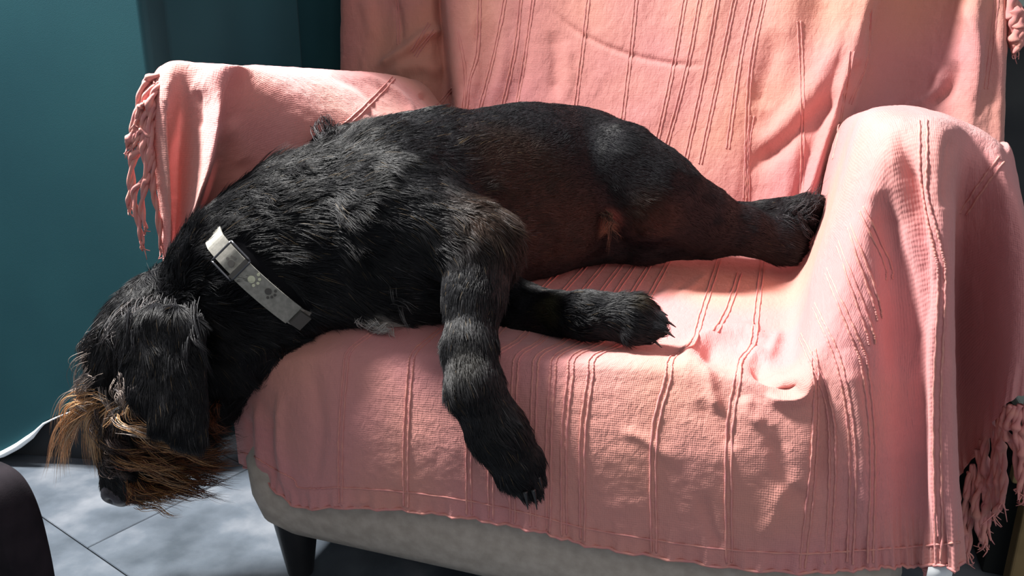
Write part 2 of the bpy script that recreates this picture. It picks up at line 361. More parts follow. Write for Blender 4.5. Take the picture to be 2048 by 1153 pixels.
# left arm sheet
def crest(px, py, y): return on(px, py, 'y', y)
Cl = []
def acol(c, inner, outer=((-.05, 0, -.035), (-.062, .0, -.16), (-.062, 0, -.34))):
    c = pt(c); Cl.append([c+np.array(outer[2]), c+np.array(outer[1]), c+np.array(outer[0]), c]+[pt(p) for p in inner])
oe = ((-.014, .03, -.02), (-.022, .06, -.12), (-.02, .08, -.24))
acol((322, 132, .055), [(302, 170, .045), (303, 240, .04), (308, 330, .04), (320, 420, .045), (326, 540, .05)], oe)
acol((342, 122, .055), [(335, 165, .035), (332, 240, .025), (338, 330, .025), (342, 420, .03), (340, 540, .04)], oe)
acol((375, 124, .06), [(372, 175, .05), (362, 240, .055), (356, 330, .06), (352, 420, .06), (345, 540, .06)], ((-.03, .02, -.02), (-.04, .05, -.14), (-.04, .06, -.3)))
acol((415, 127, .065), [(412, 170, .045), (400, 240, .045), (392, 330, .04), (380, 420, .045), (360, 540, .05)])
acol((450, 129, .07), [(442, 180, .05), (437, 245, .025), (422, 330, .015), (394, 410, .02), (362, 520, .03)])
acol((475, 131, .09), [(466, 185, .075), (455, 250, .07), (440, 335, .075), (424, 420, .08), (405, 530, .10)])
for y, zc in ((.15, .727), (.24, .722), (.33, .716), (.42, .710), (.50, .704), (.58, .697), (.66, .685)):
    k = (y-.15)/.5; k2 = min(max((y-.15)/.18, 0), 1)
    acol(('w', -.415-.008*k2, y, zc), [W(-.385-.004*k2, y, zc-.008), W(-.358+.012*k2, y, zc-.045-.01*k), W(-.340+.03*k2, y, .625-.02*k), W(-.325+.035*k2, y, .52), W(-.315+.035*k2, y, .40)])
Gl = grid_mesh(np.array(Cl), 300, 260); nl = normals(Gl)
if nl[200, 150, 0] < 0: nl = -nl
Gl = nz(Gl, nl, .0009, 16); Gl = nz(Gl, nl, .0003, 100)
for a in [([(660, 150), (720, 175), (770, 230), (790, 260)], -.005, 9), ([(700, 145), (760, 165), (810, 200), (835, 245)], .005, 8),
          ([(450, 240), (480, 290), (500, 400)], .006, 22), ([(735, 215), (760, 250)], -.003, 7), ([(840, 185), (880, 230)], -.004, 9),
          ([(480, 320), (520, 400)], -.006, 20), ([(330, 200), (345, 320), (350, 460)], -.006, 9), ([(395, 180), (400, 260)], -.004, 9)]:
    Gl = stroke(Gl, nl, a[0], a[1], a[2])

# back sheet
Cb = []
pys = (-330, -160, -20, 110, 240, 420, 520)
for p0, p1, d0, d1 in ((700, 700, .17, .17), (683, 680, .075, .075), (722, 722, .055, .055), (770, 762, .065, .06), (815, 800, .05, .055), (862, 850, .06, .06), (880, 902, .085, .085),
                       (893, 922, .005, .0), (935, 945, -.012, -.012), (1000, 990, -.006, -.008), (1080, 1060, -.014, -.012), (1160, 1140, -.008, -.012), (1250, 1220, -.014, -.01), (1340, 1300, -.010, -.014), (1430, 1380, -.016, -.01),
                       (1520, 1470, -.006, -.014), (1590, 1540, -.018, -.004), (1650, 1600, -.004, -.012), (1715, 1640, -.022, -.004), (1752, 1668, -.020, -.02), (1772, 1698, .04, .03), (1830, 1775, .07, .065), (1885, 1850, .068, .06), (1925, 1905, .05, .05), (1955, 1940, .03, .035),
                       (1985, 1978, .045, .045), (2014, 2008, .055, .055), (2006, 2000, .14, .14)):
    col = []
    for py in pys:
        f = (py+20)/260; px = p0+(p1-p0)*f; Yb = .655-.05*(py+20)/440; d = d0+(d1-d0)*min(max(f, 0), 1)
        if py >= 420: Yb = .605; d = min(d, .02)
        col.append(on(px, py, 'y', Yb+d))
    Cb.append(col)
Gb = grid_mesh(np.array(Cb), 560, 260); nb = normals(Gb)
if nb[300, 100, 1] > 0: nb = -nb
Gb = nz(Gb, nb, .0020, 14, (1, 1, .5)); Gb = nz(Gb, nb, .0009, 70, (1, 1, .5))
for a in [([(742, 142), (800, 110), (850, 70), (885, 60)], .016, 12), ([(770, 150), (840, 130), (890, 150)], .010, 16), ([(790, 0), (800, 50), (798, 90)], -.006, 8), ([(735, 0), (745, 80)], .005, 12),
          ([(1085, 5), (1150, 60), (1230, 100), (1330, 125), (1425, 132)], -.0035, 6),  # soft shadow arc across the back, shaped as a shallow groove
          ([(1700, 40), (1640, 160), (1560, 260), (1500, 300)], .010, 22), ([(1690, 180), (1600, 260), (1490, 350)], -.010, 18), ([(1560, 60), (1530, 160), (1520, 220)], -.007, 20),
          ([(1740, 60), (1700, 200), (1660, 330)], .009, 12), ([(1720, 120), (1690, 210)], -.007, 9), ([(1890, 130), (1860, 190), (1770, 225)], .011, 16), ([(1850, 215), (1900, 180), (1912, 120)], -.008, 12),
          ([(1925, 0), (1955, 90), (1960, 230)], .006, 12), ([(1990, 0), (1975, 130), (1960, 240)], -.006, 9), ([(985, 0), (1010, 100), (980, 230)], .007, 14), ([(1030, 0), (1050, 120), (1010, 240)], -.005, 12),
          ([(1105, 60), (1110, 200)], -.006, 14), ([(1135, 80), (1140, 200)], .004, 12), ([(945, 0), (950, 120), (935, 230)], .006, 12), ([(960, 40), (920, 200)], -.004, 10)]:
    Gb = stroke(Gb, nb, a[0], a[1], a[2])

def sheets():
    V = []; Q = []; UV = []; o = 0
    for G in (Gf, Gl, Gb):
        a, b = G.shape[:2]; idx = np.arange(a*b).reshape(a, b)+o
        q = np.stack([idx[:-1, :-1], idx[1:, :-1], idx[1:, 1:], idx[:-1, 1:]], -1).reshape(-1, 4)
        mu = np.concatenate([[0], np.cumsum(np.linalg.norm(np.diff(G, axis=0), axis=2).mean(1))]); mv = np.concatenate([[0], np.cumsum(np.linalg.norm(np.diff(G, axis=1), axis=2).mean(0))])
        UV.append(np.stack(np.meshgrid(mu, mv, indexing='ij'), -1).reshape(-1, 2)+o*1e-5)
        V.append(G.reshape(-1, 3)); Q.append(q); o += a*b
    V = np.concatenate(V); Q = np.concatenate(Q); UV = np.concatenate(UV)
    me = fast_quads('throw_blanket', V, Q)
    l = me.uv_layers.new(name='UVMap'); l.data.foreach_set('uv', UV[Q.ravel()].astype(np.float32).ravel())
    return me, V, Q
me, CV, CQ = sheets()
throw = link('throw_blanket', me, m_cloth, label='pink cotton throw with ribbed stripes and knotted fringe draped over the armchair', cat='throw')
bvh = BVHTree.FromPolygons([tuple(v) for v in CV.tolist()], CQ.tolist())
def hit(px, py):
    d = FW+RT*((px-1024)/FP)-UP*((py-576.5)/FP); d = d/np.linalg.norm(d)
    h = bvh.ray_cast(Vector(CC), Vector(d))
    if h[0] is None: return None, None
    n = np.array(h[1]); n = n if n@(CC-np.array(h[0])) > 0 else -n
    return np.array(h[0]), n
def ribs(pts, gap=.0030, r=.0012, both=True):
    pts = catrom(np.array(pts, float), max(24, int(sum(np.hypot(*(np.array(a)-b)) for a, b in zip(pts[1:], pts[:-1]))/3)))
    H = [hit(*p) for p in pts]; seq = []; runs = []
    for h in H:
        if h[0] is None or (seq and np.linalg.norm(seq[-1][0]-h[0]) > .045):
            if len(seq) > 6: runs.append(seq)
            seq = []
        if h[0] is not None: seq.append(h)
    if len(seq) > 6: runs.append(seq)
    g = Geo()
    for seq in runs:
        P = np.array([s[0] for s in seq]); Nn = np.array([s[1] for s in seq])
        k = np.ones(5)/5
        P = np.stack([np.convolve(np.pad(P[:, i], 2, 'edge'), k, 'valid') for i in range(3)], 1)
        Nn = np.stack([np.convolve(np.pad(Nn[:, i], 2, 'edge'), k, 'valid') for i in range(3)], 1)
        T = np.gradient(P, axis=0); T /= np.linalg.norm(T, axis=1)[:, None]+1e-9; S = np.cross(T, Nn); S /= np.linalg.norm(S, axis=1)[:, None]+1e-9
        for s in ((-1, 1) if both else (0,)):
            wob = .00025*np.sin(np.arange(len(P))*.5+s)
            g.add(tube_geo(P+S*(s*gap+wob[:, None])+Nn*.0003, r*(1+.18*np.sin(np.arange(len(P))*1.3+s)), 6))
    if g.V: link('ribbed_stripe', g.mesh('ribbed_stripe'), m_cord, throw)
front = [(681, 735, 690), (812, 862, 820), (938, 985, 945), (982, 1040, 985), (1025, 1085, 1030), (1066, 1130, 1070), (1097, 1165, 1105), (1128, 1205, 1140), (1165, 1250, 1180), (1308, 1385, 1335), (1458, 1505, 1474)]
hemy = lambda x: np.interp(x, [596, 682, 812, 940, 1066, 1165, 1305, 1455, 1605, 1697, 1830, 1924], [1012, 1014, 1020, 1036, 1060, 1088, 1112, 1134, 1144, 1140, 1131, 1125])
vp = np.array([1580, 81.])
for a, b, c in front:
    top = np.array([b, 672+(b-690)*.02]); up = top+(vp-top)*.28
    ribs([tuple(up), tuple(top+(vp-top)*.1), (b, top[1]), (c+8, top[1]+32), (c, top[1]+75), (a, 880), (a, hemy(a)-3)])
ribs([(1480, 545), (1455, 620), (1430, 665)], .003, .0013)
for l in ([(1628, 700), (1632, 800), (1625, 950), (1604, 1140)], [(1846, 240), (1850, 383), (1876, 500), (1884, 568), (1874, 821), (1879, 1122)], [(2004, 318), (1965, 370), (1925, 430)],
          [(1722, 415), (1774, 526), (1778, 560)], [(1698, 450), (1749, 594), (1760, 640)], [(1675, 485), (1735, 650), (1745, 690)], [(1652, 540), (1715, 690), (1730, 740), (1745, 900), (1740, 1130)],
          [(1628, 610), (1680, 735), (1705, 900), (1700, 1130)], [(1600, 670), (1655, 800), (1665, 930), (1655, 1130)],
          # left arm
          [(788, 155), (745, 200), (690, 250), (630, 285), (560, 335)], [(905, 178), (860, 230), (800, 300)],
          # back
          [(1405, -30), (1375, 130), (1330, 300), (1300, 380)], [(1375, -30), (1345, 140), (1310, 300)], [(1440, -30), (1408, 150), (1370, 330), (1365, 400)], [(1475, -30), (1440, 140), (1400, 330)],
          [(1275, -30), (1262, 100), (1245, 240)], [(1180, -30), (1165, 100), (1150, 220)], [(1510, -30), (1480, 120), (1455, 300)], [(1535, -30), (1500, 150), (1490, 400)], [(1505, 230), (1495, 300), (1495, 420)],
          [(1598, 40), (1605, 200), (1603, 400)], [(1045, -30), (1030, 100), (1000, 235)], [(1070, -30), (1052, 100), (1030, 230)], [(1015, -30), (990, 100), (955, 235)], [(915, 60), (930, 150), (925, 230)],
          [(960, -30), (955, 100), (940, 160), (930, 235)], [(1742, 20), (1735, 120), (1700, 210)], [(1705, 100), (1680, 250), (1665, 320)], [(792, -30), (796, 40), (797, 90)], [(1995, -20), (1985, 80), (1972, 180)],
          [(870, 60), (845, 90), (830, 115)], [(860, 45), (838, 80), (822, 105)]):
    small = l[0][1] < 60 or l[0][0] < 950 and l[0][1] < 200 and l[0][1] != 155
    ribs(l, .0027 if small else .0030, .0011)
# hem seam
sx = [480, 505, 530, 560, 588, 598, 640, 682, 812, 940, 1066, 1165, 1305, 1455, 1605, 1697, 1830, 1920]
sy = [905, 912, 928, 945, 960, 976, 978, 976, 985, 1003, 1030, 1056, 1080, 1100, 1108, 1103, 1094, 1085]
ribs(list(zip(sx, sy)), 0, .0011, both=False)
# rolled hem edge
g = Geo(); he = Gf[:395, -1]; g.add(tube_geo(he[6::3], .0018, 6)); link('rolled_hem', g.mesh('rolled_hem'), m_cord, throw)
o = bm_obj('care_label', box(-.011, .011, -.0006, .0006, -.03, 0), mat('white_label', (.75, .78, .8), .7), throw, label='white care label'); o.location = on(1884, 1122, 'y', -.022)

# fringe
def tassel(pts, r=.0042, knots=(), seed=0):
    P = catrom(np.array([pt(p) for p in pts]), 40+8*len(pts)); n = len(P); t = np.linspace(0, 1, n)
    rr = np.random.default_rng(seed); Lm = np.linalg.norm(np.diff(P, axis=0), axis=1).sum()
    g = Geo(); ph = rr.uniform(0, 6)
    w = .30 if r > .003 else .2
    for k in range(2):                                             # two strands twisted together
        a = t*Lm*110+ph+k*math.pi
        A = RT[None]*np.cos(a)[:, None]+np.cross(RT, UP)[None]*np.sin(a)[:, None]
        R = r*.62*(1+.12*np.sin(t*40+ph))
        for kn in knots: R = R*(1+.75*np.exp(-((t-kn)/.035)**2))
        R = R*np.clip((1-t)*8+.35, 0, 1)
        g.add(tube_geo(P+A*r*.42, R, 7))
    for k in range(4):                                             # frayed ends
        e = P[-1]; d = P[-1]-P[-5]; d = d/np.linalg.norm(d); q = [e+d*s+rr.normal(0, .0016*(1+s*200), 3) for s in (-.004, .004, .009)]
        g.add(tube_geo(catrom(np.array(q), 6), [.0011, .001, .0009, .0008, .0006, .0004], 5))
    link('tassel', g.mesh('tassel'), m_cord, throw)
lt = [([(318, 150, .045), (292, 165, .04), (278, 210, .035), (266, 262, .03), (256, 298, .03)], .0055, (.15, .85)),
      ([(315, 165, .04), (290, 200, .035), (272, 262, .03), (270, 288, .03)], .005, (.5,)),
      ([(316, 200, .04), (290, 235, .03), (285, 290, .03), (266, 318, .03), (262, 370, .03), (258, 418, .03)], .0052, (.55,)),
      ([(320, 170, .04), (304, 195, .03), (300, 240, .03), (302, 300, .03), (292, 355, .03), (268, 385, .028), (276, 440, .028), (285, 490, .028)], .0046, (.2, .45)),
      ([(310, 210, .035), (296, 260, .03), (288, 300, .028), (294, 350, .028), (290, 372, .028), (283, 420, .03), (292, 458, .03)], .0045, (.3, .6)),
      ([(306, 240, .035), (300, 280, .03), (306, 330, .032), (306, 380, .035), (316, 430, .04), (322, 500, .045)], .0040, (.3, .6)),
      ([(318, 150, .05), (300, 165, .045), (290, 190, .04), (284, 225, .04), (272, 255, .04)], .0042, (.3,)),
      ([(310, 180, .035), (298, 205, .03), (282, 212, .028), (276, 240, .028)], .004, (.4, .7)),
      ([(309, 262, .035), (296, 272, .028), (284, 262, .028), (276, 275, .028), (264, 300, .028)], .004, (.2, .5))]
for i, (p, r, k) in enumerate(lt): tassel(p, r, k, i)
rt_ = [([(1938, 945, .10), (1932, 1000, .10), (1928, 1060, .10), (1935, 1108, .10)], .005, (.3, .7)), ([(1945, 930, .10), (1948, 990, .10), (1940, 1050, .10), (1936, 1112, .10)], .005, (.4,)),
       ([(1956, 900, .10), (1962, 960, .095), (1950, 1010, .09), (1958, 1060, .09), (1966, 1088, .09)], .006, (.3, .6)), ([(1966, 880, .10), (1972, 940, .095), (1972, 1000, .09), (1976, 1060, .09)], .006, (.25, .55)),
       ([(1976, 860, .095), (1968, 920, .09), (1980, 980, .09), (1966, 1040, .088), (1970, 1092, .088)], .0058, (.35, .65)), ([(1985, 850, .09), (1990, 900, .085), (1984, 960, .08), (1992, 1030, .08)], .005, (.3, .7)),
       ([(1995, 835, .08), (1998, 880, .075), (1994, 940, .07), (2000, 1000, .07), (1988, 1032, .07)], .0062, (.3, .6)), ([(2005, 820, .06), (2002, 880, .06), (2008, 950, .06), (2004, 1010, .06)], .0055, (.4,)),
       ([(2012, 815, .04), (2010, 860, .04), (2030, 900, .04), (2040, 970, .04)], .006, (.25, .5)), ([(2025, 812, .03), (2018, 850, .035), (2040, 870, .035), (2052, 930, .035), (2050, 1000, .035)], .0062, (.3, .55)),
       ([(2040, 810, .03), (2032, 860, .03), (2046, 920, .03), (2038, 985, .03)], .0058, (.3, .6)), ([(2055, 805, .03), (2050, 870, .03), (2060, 940, .03), (2064, 1000, .03)], .006, (.3, .6)),
       ([(1848, 1128, -.0), (1850, 1140, .0), (1853, 1162, .0)], .005, (.3,)), ([(1862, 1126, .0), (1860, 1140, .0), (1868, 1158, .0)], .004, ()),
       ([(2016, -40, .72), (2026, 20, .70), (2032, 60, .70), (2034, 100, .70)], .010, (.4, .8)), ([(2018, -20, .72), (2038, 30, .70), (2040, 70, .70), (2028, 108, .70)], .009, (.5,)), ([(2016, 0, .72), (2020, 50, .71), (2028, 95, .71)], .009, (.4,))]
for i, (p, r, k) in enumerate(rt_): tassel(p, r*(.72 if i < 14 else 1), k, 50+i)

# ================================================================= dog
def q(px, py, y, rpx, ax='y'):
    p = on(px, py, ax, y); return p, rpx*float((p-CC)@FW)/FP
BLK, GRY, TAN, BRN, WHT, PNK = 0, 1, 2, 3, 4, 5
PR = []   # capsules: (a, ra, b, rb, flow, hair length, blend)
def cap(a, b, flow=None, ln=.012, k=.03, flat=None):
    (pa, ra), (pb, rb) = q(*a), q(*b)
    f = (pb-pa) if flow is None else (np.array(flow, float)); f = f/np.linalg.norm(f)
    PR.append((pa, ra, pb, rb, f, ln, k))
def dirpx(dx, dy, dd=0.): return RT*dx-UP*dy+FW*dd
# torso
cap((790, 452, .145, 180), (870, 425, .20, 165), ln=.022, k=.05)
cap((870, 422, .20, 168), (990, 393, .29, 150), ln=.011, k=.05)
cap((990, 393, .29, 154), (1070, 382, .345, 153), ln=.008, k=.05)
cap((1070, 382, .345, 153), (1165, 358, .42, 133), ln=.008, k=.05)
cap((680, 330, .19, 66), (860, 300, .24, 62), ln=.022, k=.05)                 # withers
cap((740, 560, .07, 80), (860, 560, .10, 78), ln=.026, k=.05)                 # brisket
# neck
cap((745, 450, .125, 165), (610, 480, .08, 142), flow=dirpx(1, -.1), ln=.026, k=.05)
cap((610, 480, .08, 142), (500, 545, .03, 125), flow=dirpx(1, -.25), ln=.026, k=.05)
cap((500, 545, .03, 125), (405, 615, .02, 104), flow=dirpx(.9, -.5), ln=.026, k=.04)
cap((600, 560, .05, 100), (500, 660, .03, 90), flow=dirpx(.6, .6), ln=.022, k=.04)
cap((500, 660, .03, 90), (420, 770, .02, 76), flow=dirpx(.3, 1), ln=.022, k=.04)
# head
cap((335, 650, -.005, 104), (300, 715, -.02, 103), flow=dirpx(-.35, 1), ln=.020, k=.03)
cap((300, 700, -.02, 100), (282, 800, -.03, 82), flow=dirpx(-.2, 1), ln=.018, k=.03)
cap((272, 790, -.03, 66), (250, 900, -.04, 47), flow=dirpx(.3, 1), ln=.014, k=.025)
cap((250, 900, -.04, 47), (240, 965, -.045, 35), flow=dirpx(.8, .6), ln=.008, k=.02)
cap((350, 830, -.03, 78), (300, 930, -.04, 48), flow=dirpx(1, .35), ln=.030, k=.025)
cap((300, 930, -.04, 48), (275, 965, -.045, 34), flow=dirpx(1, .3), ln=.022, k=.02)
cap((212, 790, -.02, 36), (205, 815, -.03, 26), flow=dirpx(-.5, 1), ln=.02, k=.02)      # brow
cap((285, 800, -.10, 24), (262, 830, -.10, 20), flow=dirpx(-.2, 1), ln=.02, k=.02)
# near ear: a folded flap fanning down from the crown
for (x0_, y0_, x1_, y1_, r0_, r1_) in ((272, 655, 285, 790, 30, 26), (312, 640, 328, 840, 32, 30), (352, 642, 368, 868, 32, 28), (384, 660, 397, 880, 24, 17)):
    cap((x0_, y0_, -.094, r0_), (x1_, y1_, -.124, r1_), flow=dirpx(.12, 1), ln=.014, k=.016)
# near fore leg: shoulder, forearm over the edge, paw hanging in front of the cloth
cap((800, 440, .06, 120), (965, 490, .045, 70), flow=dirpx(.9, .35), ln=.020, k=.04)
cap((960, 488, .045, 66), (948, 590, .005, 56), ln=.014, k=.03)
cap((948, 590, .005, 56), (938, 700, -.040, 47), ln=.014, k=.02)
cap((938, 700, -.040, 47), (948, 775, -.068, 50), ln=.015, k=.02)
cap((948, 775, -.068, 50), (990, 855, -.072, 50), ln=.016, k=.02)
cap((990, 855, -.072, 52), (1032, 925, -.072, 52), ln=.016, k=.02)
for x, y, x2, y2, d in ((1060, 915, 1078, 960, -.066), (1045, 935, 1070, 985, -.080), (1022, 945, 1052, 988, -.084), (1000, 925, 1022, 968, -.070)):
    cap((x, y, d, 23), (x2, y2, d, 15), ln=.010, k=.007)
# far fore leg lying on the seat
cap((930, 560, .14, 72), (1050, 622, .115, 47), ln=.013, k=.03)
cap((1050, 622, .115, 46), (1170, 632, .460, 40), ln=.014, k=.02) if False else None
E_ = on(1170, 630, 'z', .455)[1]; E2 = on(1265, 637, 'z', .457)[1]; E3 = on(1300, 640, 'z', .45)[1]
cap((1050, 622, .115, 46), (1170, 630, E_, 41), ln=.013, k=.02)
cap((1170, 630, E_, 41), (1262, 637, E2, 48), ln=.015, k=.02)
for x, y, x2, y2, dy in ((1275, 612, 1304, 622, .012), (1285, 632, 1320, 640, -.004), (1283, 655, 1320, 662, -.014), (1262, 668, 1296, 676, -.018)):
    cap((x, y, E2+dy, 23), (x2, y2, E2+dy, 14), ln=.009, k=.007)
# hind legs
cap((1140, 330, .40, 100), (1235, 345, .36, 92), flow=dirpx(1, .6), ln=.008, k=.028)
cap((1235, 345, .36, 92), (1300, 388, .36, 90), flow=dirpx(1, .6), ln=.008, k=.02)
cap((1300, 385, .36, 90), (1402, 430, .39, 62), ln=.008, k=.018)
cap((1395, 437, .40, 58), (1490, 462, .42, 42), ln=.009, k=.02)
cap((1490, 462, .42, 42), (1560, 492, .44, 37), ln=.013, k=.02)
for x, y, d in ((1592, 480, .455), (1598, 500, .445), (1585, 515, .435)): cap((1560, 492, .44, 24), (x, y, d, 14), ln=.010, k=.010)
cap((1150, 448, .395, 84), (1290, 462, .415, 60), ln=.008, k=.025)
cap((1290, 462, .415, 60), (1420, 476, .43, 42), ln=.008, k=.025)
cap((1420, 440, .46, 36), (1540, 436, .475, 30), ln=.010, k=.02)
cap((1540, 436, .475, 30), (1605, 422, .48, 33), ln=.016, k=.02)
for x, y in ((1636, 402), (1634, 420), (1622, 436)): cap((1600, 420, .48, 18), (x, y, .48, 12), ln=.010, k=.008)
cap((1570, 470, .445, 34), (1600, 450, .47, 28), ln=.014, k=.02)
cap((1300, 305, .45, 18), (1390, 380, .47, 12), ln=.012, k=.02)                # tail lying behind the thigh

def seg_d(P, pa, ra, pb, rb):
    ab = pb-pa; t = np.clip(((P-pa)@ab)/(ab@ab), 0, 1); return np.linalg.norm(P-(pa+t[..., None]*ab), axis=-1)-(ra+(rb-ra)*t)
H_ = .0042
lo = np.min([np.minimum(p[0]-p[1], p[2]-p[3]) for p in PR], 0)-.03; hi = np.max([np.maximum(p[0]+p[1], p[2]+p[3]) for p in PR], 0)+.03
S_ = np.ceil((hi-lo)/H_).astype(int); D_ = np.full(S_, .06, np.float32)
def smin(a, b, k):
    h = np.clip(.5+.5*(b-a)/k, 0, 1); return b*(1-h)+a*h-k*h*(1-h)
for pa, ra, pb, rb, f, ln, k in PR:
    l_ = np.minimum(pa-ra, pb-rb)-.055; h_ = np.maximum(pa+ra, pb+rb)+.055
    i0 = np.maximum(((l_-lo)/H_).astype(int), 0); i1 = np.minimum(((h_-lo)/H_).astype(int)+1, S_)
    ax_ = [lo[i]+H_*np.arange(i0[i], i1[i]) for i in range(3)]
    P = np.stack(np.meshgrid(*ax_, indexing='ij'), -1)
    sl = tuple(slice(i0[i], i1[i]) for i in range(3))
    D_[sl] = smin(D_[sl], seg_d(P, pa, ra, pb, rb), k)
def sample(Gd, P):
    g = (np.asarray(P)-lo)/H_; g = np.clip(g, 0, S_-1.001); i = g.astype(int); f = g-i; r = 0
    for dx in (0, 1):
        for dy in (0, 1):
            for dz in (0, 1):
                w = (f[..., 0] if dx else 1-f[..., 0])*(f[..., 1] if dy else 1-f[..., 1])*(f[..., 2] if dz else 1-f[..., 2])
                r = r+w*Gd[i[..., 0]+dx, i[..., 1]+dy, i[..., 2]+dz]
    return r
def surface_nets(Dg):
    ins = Dg < 0; nx, ny, nz_ = Dg.shape
    c = np.zeros((nx-1, ny-1, nz_-1), int); acc = np.zeros((nx-1, ny-1, nz_-1, 3)); cnt = np.zeros((nx-1, ny-1, nz_-1))
    sh = lambda A, o: A[o[0]:nx-1+o[0], o[1]:ny-1+o[1], o[2]:nz_-1+o[2]]
    cor = [(a, b, d) for a in (0, 1) for b in (0, 1) for d in (0, 1)]
    s = sum(sh(ins, o).astype(int) for o in cor); act = (s > 0) & (s < 8); ai = np.argwhere(act)
    V = np.zeros((len(ai), 3)); n = np.zeros(len(ai))
    for a in cor:
        for ax_ in range(3):
            if a[ax_] == 1: continue
            b = list(a); b[ax_] = 1
            da = Dg[tuple((ai+a).T)]; db = Dg[tuple((ai+b).T)]; m_ = (da < 0) != (db < 0)
            t = np.where(m_, da/(da-db+1e-12), 0); p = np.tile(np.array(a, float), (len(ai), 1)); p[:, ax_] += t
            V[m_] += p[m_]; n[m_] += 1
    V = lo+(ai+V/n[:, None])*H_
    idx = -np.ones(act.shape, int); idx[tuple(ai.T)] = np.arange(len(ai)); Qs = []
    for ax_ in range(3):
        o = [0, 0, 0]; o[ax_] = 1
        A = Dg[:nx-o[0], :ny-o[1], :nz_-o[2]]; B = Dg[o[0]:, o[1]:, o[2]:]
        e = np.argwhere((A < 0) != (B < 0)); u, v = [(1, 2), (2, 0), (0, 1)][ax_]
        e = e[(e[:, u] > 0) & (e[:, v] > 0) & (e[:, u] < Dg.shape[u]-1) & (e[:, v] < Dg.shape[v]-1)]
        du = np.zeros(3, int); du[u] = 1; dv = np.zeros(3, int); dv[v] = 1
        qd = np.stack([idx[tuple((e-du-dv).T)], idx[tuple((e-dv).T)], idx[tuple(e.T)], idx[tuple((e-du).T)]], 1)
        fl = A[tuple(e.T)] < 0; qd[~fl] = qd[~fl][:, ::-1]; Qs.append(qd)
    return V, np.concatenate(Qs)
DV, DQ = surface_nets(D_)
DQ = DQ[(DQ >= 0).all(1)]
def grad(P, h=.003):
    g = np.stack([sample(D_, P+np.eye(3)[i]*h)-sample(D_, P-np.eye(3)[i]*h) for i in range(3)], -1); return g/(np.linalg.norm(g, axis=-1)[..., None]+1e-9)
for _ in range(2): DV = DV-grad(DV)*sample(D_, DV)[:, None]

# natural coat colours, placed on the body by where they are
PAT = []
def patch(px, py, y, r, col, sq=1.): PAT.append((on(px, py, 'y', y), r, np.array(col), sq))
C_BLK = np.array([.007, .007, .0085]); C_TAN = (.42, .20, .075); C_BRN = (.022, .013, .0095)
def seen(px, py, dd=0.):
    """front-most point of the body on a line through the picture"""
    d = FW+RT*((px-1024)/FP)-UP*((py-576.5)/FP); t = np.arange(.7, 2.0, .003); P = CC+d*t[:, None]; s = sample(D_, P)
    m_ = (s < 0) & np.all((P > lo) & (P < hi), axis=1)
    if not m_.any(): return CC+d*1.2
    k = np.argmax(m_); a, b = P[max(k-1, 0)], P[k]
    for _ in range(12):
        c = (a+b)/2
        if sample(D_, c) < 0: b = c
        else: a = c
    return (a+b)/2
for px, py, r, col in ((960, 405, .020, (.085, .040, .018)), (975, 430, .022, (.05, .025, .014)), (1010, 320, .055, C_BRN), (1060, 400, .075, C_BRN), (1130, 470, .06, C_BRN), (1300, 440, .04, C_BRN), (1000, 420, .06, C_BRN),
                       (1218, 435, .016, (.12, .05, .04)), (1212, 455, .014, (.12, .07, .045)), (740, 648, .022, (.75, .70, .66)), (765, 652, .016, (.6, .55, .5)),
                       (215, 815, .016, (.30, .19, .13)), (240, 880, .018, (.05, .035, .03)), (330, 910, .03, (.05, .026, .014)), (400, 900, .035, (.04, .018, .011)),
                       (930, 720, .02, (.012, .011, .010)), (1270, 600, .012, (.028, .022, .013)), (1090, 620, .02, (.025, .022, .012))):
    PAT.append((seen(px, py), r, np.array(col), 1))
def coat(P):
    c = np.tile(C_BLK, (len(P), 1))
    for p, r, col, s in PAT:
        w = np.exp(-(np.linalg.norm(P-p, axis=1)/r)**4*.8)[:, None]; c = c*(1-w)+col*w
    return c
me = fast_quads('dog', DV, DQ)
ca_ = me.color_attributes.new('coat', 'FLOAT_COLOR', 'POINT'); cc_ = np.concatenate([coat(DV), np.ones((len(DV), 1))], 1).astype(np.float32); ca_.data.foreach_set('color', cc_.ravel())
m_dog = mat('dog_skin', (.01, .01, .01), .9, .03)
an = N(m_dog, 'ShaderNodeAttribute', attribute_name='coat'); L(m_dog, an.outputs['Color'], BS(m_dog).inputs['Base Color'])
dog = link('dog', me, m_dog, label='black rough-coated dog with tan beard asleep across the armchair, head hanging down', cat='dog')

# fur ---------------------------------------------------------------
m_fur = bpy.data.materials.new('dog_fur'); m_fur.use_nodes = True
fb = BS(m_fur); fb.inputs['Roughness'].default_value = .46; fb.inputs['Specular IOR Level'].default_value = .22
an = N(m_fur, 'ShaderNodeAttribute', attribute_name='hair_color'); L(m_fur, an.outputs['Color'], fb.inputs['Base Color'])
def hair_obj(name, PP, col, r0, parent, **k):
    """PP (n, m, 3); col (n, 3); r0 (n,)"""
    n, m_ = PP.shape[:2]; hc = bpy.data.hair_curves.new(name); hc.add_curves([m_]*n)
    hc.points.foreach_set('position', PP.astype(np.float32).ravel())
    ra = hc.attributes.get('radius') or hc.attributes.new('radius', 'FLOAT', 'POINT')
    tp = np.clip(1.05-np.linspace(0, 1, m_)**2, .08, 1); ra.data.foreach_set('value', (r0[:, None]*tp[None]).astype(np.float32).ravel())
    at = hc.attributes.new('hair_color', 'FLOAT_COLOR', 'CURVE'); at.data.foreach_set('color', np.concatenate([col, np.ones((n, 1))], 1).astype(np.float32).ravel())
    hc.materials.append(m_fur); o = bpy.data.objects.new(name, hc); bpy.context.scene.collection.objects.link(o); o.parent = parent
    for a, b in k.items(): o[a] = b
    return o
